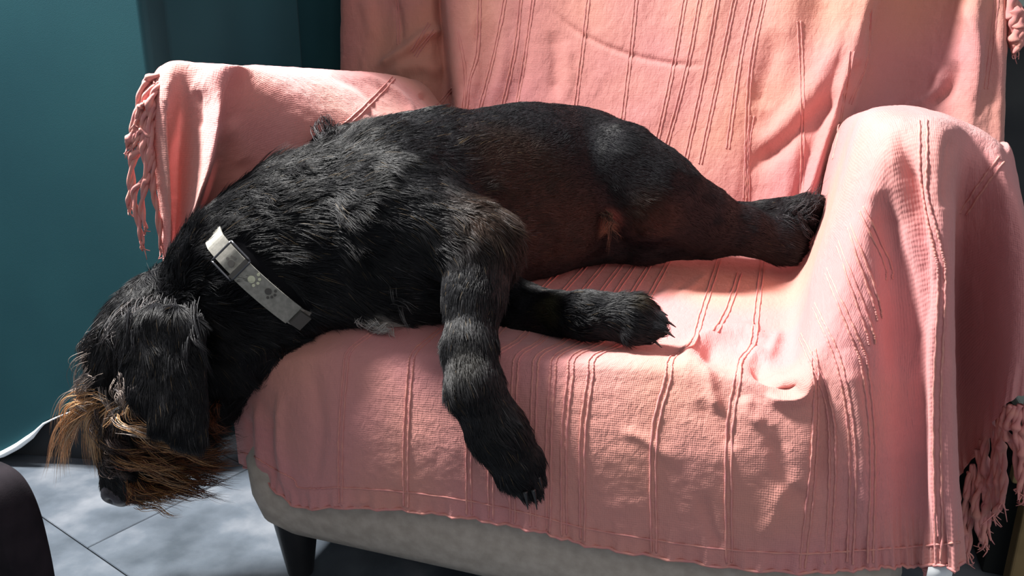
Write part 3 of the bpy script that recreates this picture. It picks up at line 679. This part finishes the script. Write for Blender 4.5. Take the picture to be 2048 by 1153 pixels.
def weights(P):
    W_ = []; 
    for pa, ra, pb, rb, f, ln, k in PR: W_.append(np.exp(-np.clip(seg_d(P, pa, ra, pb, rb), -.01, 1)/.006))
    W_ = np.array(W_); return W_/(W_.sum(0)+1e-12)
FL = np.array([p[4] for p in PR]); LN = np.array([p[5] for p in PR])
# collar ring first, so that no fur grows through the strap
cpx = [(438, 488), (470, 520), (520, 565), (560, 600), (590, 628)]
cs = np.array([seen(*c) for c in cpx]); c_mid = cs.mean(0); c_t = cs[-1]-cs[0]; c_t /= np.linalg.norm(c_t)
c_in = -grad(c_mid[None])[0]; c_in -= c_t*(c_in@c_t); c_in /= np.linalg.norm(c_in); c_ax = np.cross(c_t, c_in)
c_cen = c_mid+c_in*.085
def ring_pt(a, off=0., sh=0.):
    d = -c_in*math.cos(a)+c_t*math.sin(a); o = c_cen+c_ax*sh; t = np.arange(.02, .2, .001); s = sample(D_, o+d*t[:, None])
    k = np.argmax(s > 0) if (s > 0).any() else -1
    return t[k]+off
aa = np.linspace(0, 2*math.pi, 121)[:-1]
R_ = np.array([ring_pt(a, .009) for a in aa]); R_ = np.minimum(R_, .135)
for _ in range(14): R_ = np.maximum(R_, (np.roll(R_, 1)+np.roll(R_, -1)+R_)/3)*.5+.5*(np.roll(R_, 1)+np.roll(R_, -1)+R_)/3
def ringP(a): 
    r = np.interp(a % (2*math.pi), np.append(aa, 2*math.pi), np.append(R_, R_[0])); return c_cen+(-c_in*math.cos(a)+c_t*math.sin(a))*r
RP = np.array([ringP(a) for a in aa])

def sow(n, dens):
    """random points on the body, density by position"""
    A = DV[DQ]; ar = np.linalg.norm(np.cross(A[:, 1]-A[:, 0], A[:, 3]-A[:, 0]), axis=1)
    cen = A.mean(1); ar = ar*dens(cen); cdf = np.cumsum(ar)/ar.sum(); k = np.searchsorted(cdf, rng.random(n))
    u, v = rng.random((2, n, 1)); A = A[np.minimum(k, len(A)-1)]
    return (A[:, 0]*(1-u)+A[:, 1]*u)*(1-v)+(A[:, 3]*(1-u)+A[:, 2]*u)*v
def facing(P):
    g = grad(P); v = CC-P; v /= np.linalg.norm(v, axis=1)[:, None]; return np.clip(np.sum(g*v, 1)*1.2+.45, .12, 1)
P0 = sow(FURN, facing)
dcol = np.min(np.linalg.norm(P0[:, None, :]-RP[None, ::2, :], axis=2), axis=1) if len(P0) < 60000 else None
if dcol is None:
    dcol = np.concatenate([np.min(np.linalg.norm(P0[i:i+20000, None, :]-RP[None, ::3, :], axis=2), axis=1) for i in range(0, len(P0), 20000)])
dT = (P0-c_cen)@c_t; lo_t = float((cs[0]-c_cen)@c_t); hi_t = float((cs[-1]-c_cen)@c_t)
strap = (np.abs((P0-c_cen)@c_ax-.004) < .0175) & (dcol < .024) & ((P0-c_cen)@c_in < 0) & (dT > lo_t+.002) & (dT < hi_t+.008)
P0 = P0[~strap]
Wt = weights(P0); nrm = grad(P0)
fl = Wt.T@FL; ln = Wt.T@LN
fl = fl+.35*np.stack([fbm(P0*26+s, 2) for s in (3, 31, 57)], 1)+.30*np.stack([fbm(P0*90+s, 2) for s in (5, 41, 77)], 1)*(ln[:, None]/.015)
fl = fl-nrm*np.sum(fl*nrm, 1)[:, None]; fl /= np.linalg.norm(fl, axis=1)[:, None]+1e-9
lift = np.clip((ln-.004)*18, .20, .42)[:, None]*(1+.5*rng.normal(0, .5, (len(P0), 1)))
ln = ln*rng.uniform(.55, 1.25, len(P0))*(1+.35*fbm(P0*45, 2))
curl = np.stack([fbm(P0*60+s, 2) for s in (11, 23, 47)], 1)+rng.normal(0, .12, (len(P0), 3))
M_ = 5; PP = np.zeros((len(P0), M_, 3))
for j in range(M_):
    t = j/(M_-1)
    PP[:, j] = P0+nrm*.0002+ln[:, None]*t*(fl+nrm*lift*(1-.55*t))+ln[:, None]*t*t*(curl*.28+np.array([0, 0, -.10]))
col = coat(P0)*rng.uniform(.6, 1.5, (len(P0), 1))
g_ = rng.random(len(P0)); dark = col.mean(1) < .03; lg = ln > .012
col[dark & lg & (g_ < .02)] = (.06, .058, .06); col[dark & lg & (g_ > .985)] = (.08, .055, .03)
hair_obj('fur', PP, col, np.where(ln > .014, .00032, .00029), dog, kind='stuff', label='short black fur')

# long tan hair of brow, moustache and beard
def strands(n, roots, tips, ln_jit, sag, cols, rad=.00038, wav=.004, seed=0, rj=.006):
    """roots/tips: pixel polylines with depth; hairs go from a root to the matching tip"""
    r_ = np.random.default_rng(seed); R0 = catrom(np.array([pt(p) for p in roots]), 60); T0 = catrom(np.array([pt(p) for p in tips]), 60)
    nc_ = max(4, n//9); cu = r_.random(nc_); cv = np.clip(cu+r_.normal(0, .13, nc_), 0, 1); cr = r_.normal(0, rj, (nc_, 3)); ct = r_.normal(0, .010, (nc_, 3)); cs_ = r_.uniform(1-ln_jit, 1.12, (nc_, 1))
    cl = r_.integers(0, nc_, n)
    A = R0[(cu*59).astype(int)][cl]+cr[cl]+r_.normal(0, .0032, (n, 3)); B = T0[(cv*59).astype(int)][cl]+ct[cl]+r_.normal(0, .0022, (n, 3))
    s = cs_[cl]*r_.uniform(.8, 1.05, (n, 1)); m_ = 9; PP = np.zeros((n, m_, 3)); w1 = r_.normal(0, .35, (n, 3)); w2 = r_.normal(0, 1, (nc_, 3))[cl]; w3 = r_.normal(0, 1, (nc_, 3))[cl]
    out = -FW*.014
    for j in range(m_):
        t = j/(m_-1); PP[:, j] = A+(B-A)*s*t+np.array(sag)*math.sin(math.pi*t)+out*math.sin(math.pi*t*.9)+wav*(math.sin(t*4.5)*(w1+w2)+.4*math.sin(t*9)*w3)
    c = np.array(cols)[r_.integers(0, len(cols), n)]*r_.uniform(.7, 1.2, (n, 1))
    return PP, c, np.full(n, rad)
def many(name, sets, **k):
    X = [strands(*s[:6], **s[6]) for s in sets]
    return hair_obj(name, np.concatenate([x[0] for x in X]), np.concatenate([x[1] for x in X]), np.concatenate([x[2] for x in X]), dog, **k)
def sp(px, py, d=-.004):
    p = seen(px, py)-FW*abs(d)*0; return ('w', *p)
T1 = [(.58, .33, .16), (.46, .24, .10), (.66, .44, .26), (.36, .18, .08)]; T2 = [(.34, .16, .06), (.46, .25, .10), (.20, .08, .03), (.10, .045, .02), (.03, .02, .014)]
T3 = [(.14, .12, .12), (.30, .24, .21), (.40, .33, .29), (.06, .05, .05)]; T4 = [(.03, .014, .01), (.09, .03, .015), (.16, .05, .02)]
many('eyebrow_hair', [
    (230, [sp(192, 800), sp(215, 800), sp(238, 812)], [(108, 930, -.05), (150, 958, -.055), (222, 950, -.06)], .4, (-.008, 0, .014), T1, dict(seed=1, rj=.004, rad=.00045, wav=.003)),
    (200, [sp(190, 788), sp(225, 795)], [(135, 850, -.05), (215, 880, -.055)], .5, (-.006, 0, .014), T3+T1, dict(seed=2, wav=.0014, rj=.008, rad=.00028)),
    (70, [sp(245, 805), sp(275, 815)], [(225, 880, -.07), (275, 890, -.09)], .5, (0, 0, .006), T1+T3, dict(seed=3, rj=.004)),
    (200, [sp(185, 680), sp(200, 770)], [(165, 770, -.04), (165, 815, -.05)], .5, (-.003, 0, .003), T3, dict(seed=4, wav=.0014, rj=.008, rad=.00028)),
    (150, [sp(235, 790), sp(262, 760)], [(250, 850, -.09), (300, 850, -.10)], .5, (0, 0, .004), T3, dict(seed=24, wav=.0014, rj=.008, rad=.00028)),
], kind='stuff', label='long tan eyebrow hair')
MUZ = [(.10, .075, .075), (.05, .035, .035), (.16, .11, .09), (.02, .016, .016)]
many('beard', [
    (420, [sp(232, 850), sp(226, 900), sp(222, 945)], [(262, 890, -.10), (262, 930, -.10), (255, 965, -.10)], .5, (0, 0, 0), MUZ, dict(seed=40, wav=.001, rj=.008, rad=.00026)),
    (260, [sp(200, 800), sp(215, 850)], [(215, 850, -.07), (222, 900, -.08)], .5, (0, 0, 0), MUZ, dict(seed=41, wav=.001, rj=.006, rad=.00026)),
    (190, [sp(228, 895), sp(262, 915), sp(300, 925)], [(330, 915, -.10), (390, 945, -.10), (410, 985, -.09)], .5, (0, 0, -.003), T1+T2+T4, dict(seed=5, wav=.003, rj=.008, rad=.00032)),
    (380, [sp(262, 965), sp(285, 970), sp(310, 960)], [(300, 1012, -.08), (370, 1005, -.08), (430, 985, -.07)], .45, (0, 0, -.003), T2+T4, dict(seed=6, wav=.003, rj=.008, rad=.00032)),
    (170, [sp(250, 855), sp(290, 870), sp(320, 890)], [(350, 920, -.115), (430, 890, -.11), (450, 930, -.10)], .5, (0, 0, -.003), T1+T2+T4, dict(seed=7, wav=.003, rj=.008, rad=.00032)),
    (700, [sp(330, 890), sp(370, 900), sp(350, 940)], [(470, 895, -.05), (478, 935, -.05), (450, 972, -.06)], .5, (0, 0, -.004), T2[2:]+T4+T4, dict(seed=8, wav=.003, rj=.008, rad=.00032)),
    (220, [sp(350, 940), sp(330, 960)], [(490, 960, -.05), (440, 995, -.06)], .6, (0, 0, -.006), T4, dict(seed=9, wav=.003, rj=.008, rad=.00032)),
    (60, [sp(250, 835), sp(270, 845)], [(340, 870, -.12), (375, 900, -.12)], .5, (0, 0, .003), T1+T3, dict(seed=10, wav=.0014, rj=.008, rad=.00028)),
    (110, [sp(425, 800), sp(420, 850)], [(440, 850, -.06), (480, 910, -.05)], .6, (0, 0, .0), T4, dict(seed=11)),
], kind='stuff', label='tan and rust beard hair')
DK = [(.012, .012, .014), (.03, .03, .034), (.015, .013, .015)]
many('coarse_hair', [
    (300, [sp(325, 600), sp(250, 625), sp(190, 680)], [(310, 680, -.10), (240, 720, -.10), (165, 760, -.06)], .6, (0, 0, .005), DK+[(.10, .09, .09)], dict(seed=12, wav=.003)),
    (500, [sp(400, 640), sp(330, 610), sp(255, 640)], [(402, 760, -.12), (330, 760, -.12), (262, 780, -.11)], .5, (0, 0, .002), DK, dict(seed=32, wav=.0015)),
    (26, [sp(790, 560), sp(795, 620)], [(775, 620, .0), (825, 660, -.01)], .5, (0, 0, .004), [(.16, .15, .15), (.08, .075, .075), (.03, .03, .03)], dict(seed=13, wav=.0012, rj=.009, rad=.0003)),
    (60, [sp(1195, 425), sp(1230, 435)], [(1200, 490, .29), (1222, 485, .29)], .6, (0, 0, 0), [(.14, .09, .06), (.07, .045, .03), (.02, .015, .012)], dict(seed=14, rj=.003, rad=.0003)),
    (110, [sp(645, 285), sp(675, 280)], [(635, 252, .2), (690, 258, .22)], .6, (0, 0, .004), DK, dict(seed=15, rj=.006)),
    (170, [sp(1590, 425), sp(1620, 415)], [(1625, 388, .47), (1655, 384, .47)], .5, (0, 0, .0), DK, dict(seed=20, rj=.006)),
    (160, [sp(1560, 440), sp(1610, 430)], [(1600, 480, .47), (1628, 450, .47)], .5, (0, 0, .0), DK, dict(seed=21, rj=.006)),
    (120, [sp(715, 648), sp(770, 650)], [(735, 660, .02), (810, 658, .02)], .5, (0, 0, 0), [(.6, .56, .52), (.35, .33, .31)], dict(seed=18, wav=.002)),
], kind='stuff', label='coarse guard hairs')

# nose
def lathe_blob(name, c, ax, up, sx, sy, sz, fn, m, parent, nu=36, nv=24, **k):
    ax = ax/np.linalg.norm(ax); up = up-ax*(up@ax); up /= np.linalg.norm(up); sd = np.cross(ax, up); V = []
    for j in range(nv+1):
        th = math.pi*j/nv
        for i in range(nu):
            ph = 2*math.pi*i/nu; a, b, c_ = math.cos(th), math.sin(th)*math.cos(ph), math.sin(th)*math.sin(ph)
            r = fn(a, b, c_); V.append(c+(ax*a*sx+up*b*sy+sd*c_*sz)*r)
    F2 = [(j*nu+i, j*nu+(i+1) % nu, (j+1)*nu+(i+1) % nu, (j+1)*nu+i) for j in range(nv) for i in range(nu)]
    return link(name, mesh_from(name, V, F2), m, parent, **k)
def nose_f(a, b, c):
    r = (abs(a)**3+abs(b)**3+abs(c)**3)**(-1/3)*.97
    for s in (-1, 1):
        d = math.hypot(b-.05, (c-s*.50)*1.15)
        if a > 0: r *= 1-.33*math.exp(-(d/.22)**2)
        if a > -.3: r *= 1-.16*math.exp(-((c-s*.85)/.16)**2-((b+.2)/.2)**2)
    if a > 0: r *= 1-.07*math.exp(-(c/.07)**2)
    return r
m_nose = mat('nose_leather', (.035, .030, .036), .42, .5)
noise_mix(m_nose, (.028, .024, .030), (.05, .042, .05), 300, 3, bump=.6, bscale=900, bdist=.0006)
nc = on(239, 982, 'y', -.052)
nose = lathe_blob('nose', nc, dirpx(-.30, .9, -.38), dirpx(-1, -.2, 0), .021, .020, .024, nose_f, m_nose, dog, label='dark leathery nose')
# eye in the shade of the brow, claws and paws
m_eye = mat('eye', (.02, .012, .008), .08, .6)
ep = seen(262, 836); gnr = grad(ep[None])[0]
lathe_blob('eye', ep-gnr*.004, gnr, UP, .0075, .0085, .0085, lambda a, b, c: 1, m_eye, dog, 20, 14)
m_claw = mat('claw', (.012, .011, .012), .35, .5)
def claw(px, py, y, qx, qy, dy=0.):
    a = on(px, py, 'y', y); b = on(qx, qy, 'y', y+dy); m2 = (a+b)/2+np.array([0, 0, .002])
    P = catrom(np.array([a, m2, b]), 10); g = Geo().add(tube_geo(P, np.linspace(.0030, .0005, 10), 8)); link('claw', g.mesh('claw'), m_claw, dog)
for a in ((1076, 955, -.078, 1088, 1002), (1066, 980, -.092, 1074, 1020), (1050, 984, -.096, 1056, 1020), (1020, 962, -.084, 1030, 998)): claw(*a)
for a in ((1304, 622, E2+.008, 1336, 632), (1318, 640, E2-.008, 1352, 655), (1318, 662, E2-.018, 1350, 676), (1294, 678, E2-.02, 1324, 696)): claw(*a)
for a in ((1594, 482, .455, 1606, 478), (1600, 503, .445, 1610, 506)): claw(*a)

# collar
m_strap = mat('collar_fabric', (.26, .25, .22), .65, .25)
noise_mix(m_strap, (.19, .185, .165), (.27, .26, .235), 160, 4, bump=.4, bscale=1500, bdist=.0003)
m_print = mat('paw_print_ink', (.07, .065, .06), .7); m_pale = mat('pale_print_ink', (.55, .55, .40), .7); m_metal = mat('slider_metal', (.10, .10, .11), .3, .5, Metallic=.8)
def band(name, a0, a1, hw, off, th, m, parent, n=60, bury=False, **k):
    V = []; off_ = off
    for a in np.linspace(a0, a1, n):
        if bury: u_ = (a-(a_s+a_e)/2+math.pi) % (2*math.pi)-math.pi; e_ = abs(u_)-abs(a_e-a_s)/2-.05; off = off_-.016*min(max(e_/.35, 0), 1)
        p = ringP(a); d = p-c_cen; d /= np.linalg.norm(d)
        for s, o_ in ((-1, 0), (1, 0), (1, th), (-1, th)): V.append(p+c_ax*s*hw+d*(off+o_))
    Fc = [(i*4+j, i*4+(j+1) % 4, (i+1)*4+(j+1) % 4, (i+1)*4+j) for i in range(n-1) for j in range(4)]
    if abs(a1-a0) < 6.2: Fc += [(3, 2, 1, 0), tuple((n-1)*4+j for j in range(4))]
    return link(name, mesh_from(name, V, Fc), m, parent, smooth=False, **k)
def ang(px, py):
    best = min(np.linspace(-math.pi, math.pi, 721), key=lambda a: (lambda X: math.hypot(X[0]-px, X[1]-py))(proj(ringP(a))) + (0 if (ringP(a)-c_cen)@c_in < .02 else 400)); return best
a_s, a_m, a_e = ang(440, 490), ang(495, 545), ang(588, 625)
collar = band('collar', a_s-.15, a_s-.15+2*math.pi,   .0125, .0, .0016, m_strap, dog, 200, bury=True, label='grey paw-print collar')
band('strap_end', a_m-.25*(a_m-a_s), a_e, .0136, .0022, .0018, m_strap, collar, 40, label='grey doubled strap end')
def on_band(px, py, off=.0046):
    a = ang(px, py); p = ringP(a); d = p-c_cen; d /= np.linalg.norm(d)
    X, Y, _ = proj(p); e = 1e-3; ax2 = proj(p+c_ax*.01); vx = np.array([ax2[0]-X, ax2[1]-Y]); s = ((px-X)*vx[0]+(py-Y)*vx[1])/(vx@vx)*.01
    T = ringP(a+.01)-ringP(a-.01); T /= np.linalg.norm(T); return p+c_ax*s+d*off, T, d
def disc(p, T, d, r, m, name='paw_print', g=None, q_=1.):
    S = np.cross(T, d); V = [p+T*r*math.cos(t)+S*r*q_*math.sin(t)+d*.0004*0 for t in np.linspace(0, 2*math.pi, 15)[:-1]]; V2 = [v+d*.0004 for v in V]
    return V+V2, [tuple(range(14)), tuple(range(14, 28))[::-1]]+[(i, (i+1) % 14, 14+(i+1) % 14, 14+i) for i in range(14)]
def paw(px, py, toes, r, m, lab=None):
    g = Geo(); g.add(disc(*on_band(px, py), r, m))
    for tx, ty in toes: g.add(disc(*on_band(px+tx, py+ty), r*.42, m))
    link('paw_print', g.mesh('paw_print'), m, collar, smooth=False, label=lab)
paw(537, 581, ((13, -2), (12, 6), (7, 11), (-1, 12)), .0040, m_print)
paw(505, 558, ((13, -10), (15, -1), (12, 7), (4, 12)), .0045, m_pale, 'pale paw print')
paw(466, 528, ((-6, -9), (2, -13), (8, -10)), .0040, m_print)
def frame_slider():
    g = Geo(); a1, a2 = ang(452, 500), ang(490, 536)
    for a in (a1, a2):
        p = ringP(a); d = p-c_cen; d /= np.linalg.norm(d); g.add(tube_geo(np.array([p+c_ax*s*.0165+d*.005 for s in np.linspace(-1, 1, 8)]), .0014, 8))
    for s in (-1, 1):
        P = []
        for a in np.linspace(a1, a2, 8):
            p = ringP(a); d = p-c_cen; d /= np.linalg.norm(d); P.append(p+c_ax*s*.0165+d*.005)
        g.add(tube_geo(np.array(P), .0014, 8))
    link('strap_slider', g.mesh('strap_slider'), m_metal, collar, label='dark metal slider')
frame_slider()
band('keeper_loop', ang(486, 532)-.02, ang(486, 532)+.035, .0142, .0042, .002, m_print, collar, 6, label='black keeper loop')
band('buckle', a_e+.02, a_e+.16, .010, .001, .006, m_print, collar, 10, label='dark plastic buckle')

# ================================================================= things around
m_pad = mat('black_padding', (.012, .010, .013), .9, .15)
noise_mix(m_pad, (.010, .008, .011), (.018, .014, .018), 40, bump=.3, bscale=600, bdist=.0004)
def near_chair():
    # rounded back of a dark chair close to the viewer, its right edge in view
    o = on(30, 1200, 'y', -.33); t = empty('padded_chair', (o[0]-.10, o[1], 0), 'black padded chair back with rounded top corner close by on the left', 'chair')
    prof = [pt(p) for p in [(-360, 955, -.33), (-230, 937, -.33), (-90, 933, -.33), (-50, 937, -.33), (-18, 950, -.33), (8, 972, -.33), (30, 1008, -.33), (48, 1055, -.33), (62, 1108, -.33), (75, 1168, -.33), (86, 1240, -.33), (92, 1340, -.33)]]
    P = catrom(np.array(prof), 70); bot = P[-1][2]; P = np.concatenate([P, [[P[0][0], P[0][1], bot]]])
    ctr = P.mean(0); ou = []
    for off, sc in ((-.022, .93), (-.020, .965), (-.012, .99), (0, 1.), (.012, .99), (.020, .965), (.022, .93)):
        ou.append([(ctr[0]+(p[0]-ctr[0])*sc, p[1]+off-.0, ctr[2]+(p[2]-ctr[2])*sc) for p in P])
    V, F_ = rings(ou); b = link('backrest', mesh_from('backrest', V, F_), m_pad); keep(b, t)
    x0_, x1_ = float(P[:, 0].min()), float(P[:, 0].max())
    s = bm_obj('seat', box(x0_+.0, x1_-.01, o[1]-.44, o[1]-.03, .40, .46), m_pad, bevel=.02); keep(s, t)
    for lx in (x0_+.04, x1_-.05):
        for ly in (o[1]-.40, o[1]-.05):
            V, F_ = rings([[(lx+r*math.cos(a), ly+r*math.sin(a), z) for a in np.linspace(0, 6.283, 17)[:-1]] for r, z in ((.012, 0), (.018, .41))])
            l = link('leg', mesh_from('leg', V, F_), m_black); keep(l, t)
near_chair()
# low shelf behind the chair on the right: pale front, wooden rail and post
m_grey = mat('grey_green_paint', (.20, .25, .24), .7); noise_mix(m_grey, (.18, .23, .22), (.23, .28, .26), 8)
m_wood = mat('pale_wood', (.30, .21, .10), .6); noise_mix(m_wood, (.20, .14, .065), (.30, .21, .10), 14, 6)
m_dark = mat('dark_paint_and_shade', (.012, .014, .014), .8)
shelf = empty('side_cabinet', (1.0, .5, 0), 'grey-green cabinet with pale wooden rail standing close behind the right armrest', 'cabinet')
def sbox(name, a, m, bev=.003, **k): o = bm_obj(name, box(*a), m, bevel=bev, segs=2, smooth=False, **k); keep(o, shelf); return o
YC = .34; c2 = on(2048, 972, 'y', YC); xl = .625; xr = 1.35; zr0 = c2[2]; zr1 = zr0+.022; zt = on(2040, 830, 'y', YC)[2]
sbox('front_panel', (xl, xr, YC+.006, YC+.02, zr1, zt), m_grey)
sbox('top', (xl-.01, xr+.01, YC-.008, YC+.42, zt, zt+.015), m_grey)
sbox('rail', (xl, xr, YC, YC+.02, zr0, zr1), m_wood, label='pale wooden rail')
px_ = on(2044, 1040, 'y', YC)[0]
for a in (px_, xr-.035): sbox('post', (a, a+.03, YC, YC+.03, 0, zr0), m_wood, label='wooden post')
sbox('shade_panel', (xl, xr, YC+.05, YC+.065, 0, zr0), m_dark, label='dark panel standing in for shade below the rail')  # dark sheet in place of the shade in the open underside
sbox('side_panel', (xl, xl+.015, YC+.06, YC+.41, .0, zt), m_dark); sbox('side_panel', (xr-.015, xr, YC+.06, YC+.41, .0, zt), m_dark)
wc_ = on(2016, 26, 'y', 1.55)
hang = empty('wall_cupboard', (wc_[0]+.4, 1.65, wc_[2]), 'pale grey-green cupboard high on the dark wall at the top right corner', 'cupboard')
for nm, a, m in (('body', (wc_[0], wc_[0]+.8, 1.55, 1.75, wc_[2]+.0, wc_[2]+.6), m_grey), ('door', (wc_[0]+.01, wc_[0]+.39, 1.53, 1.549, wc_[2]+.012, wc_[2]+.59), m_grey), ('door', (wc_[0]+.41, wc_[0]+.79, 1.53, 1.549, wc_[2]+.012, wc_[2]+.59), m_grey)):
    o = bm_obj(nm, box(*a), m, bevel=.003, segs=2, smooth=False); keep(o, hang)
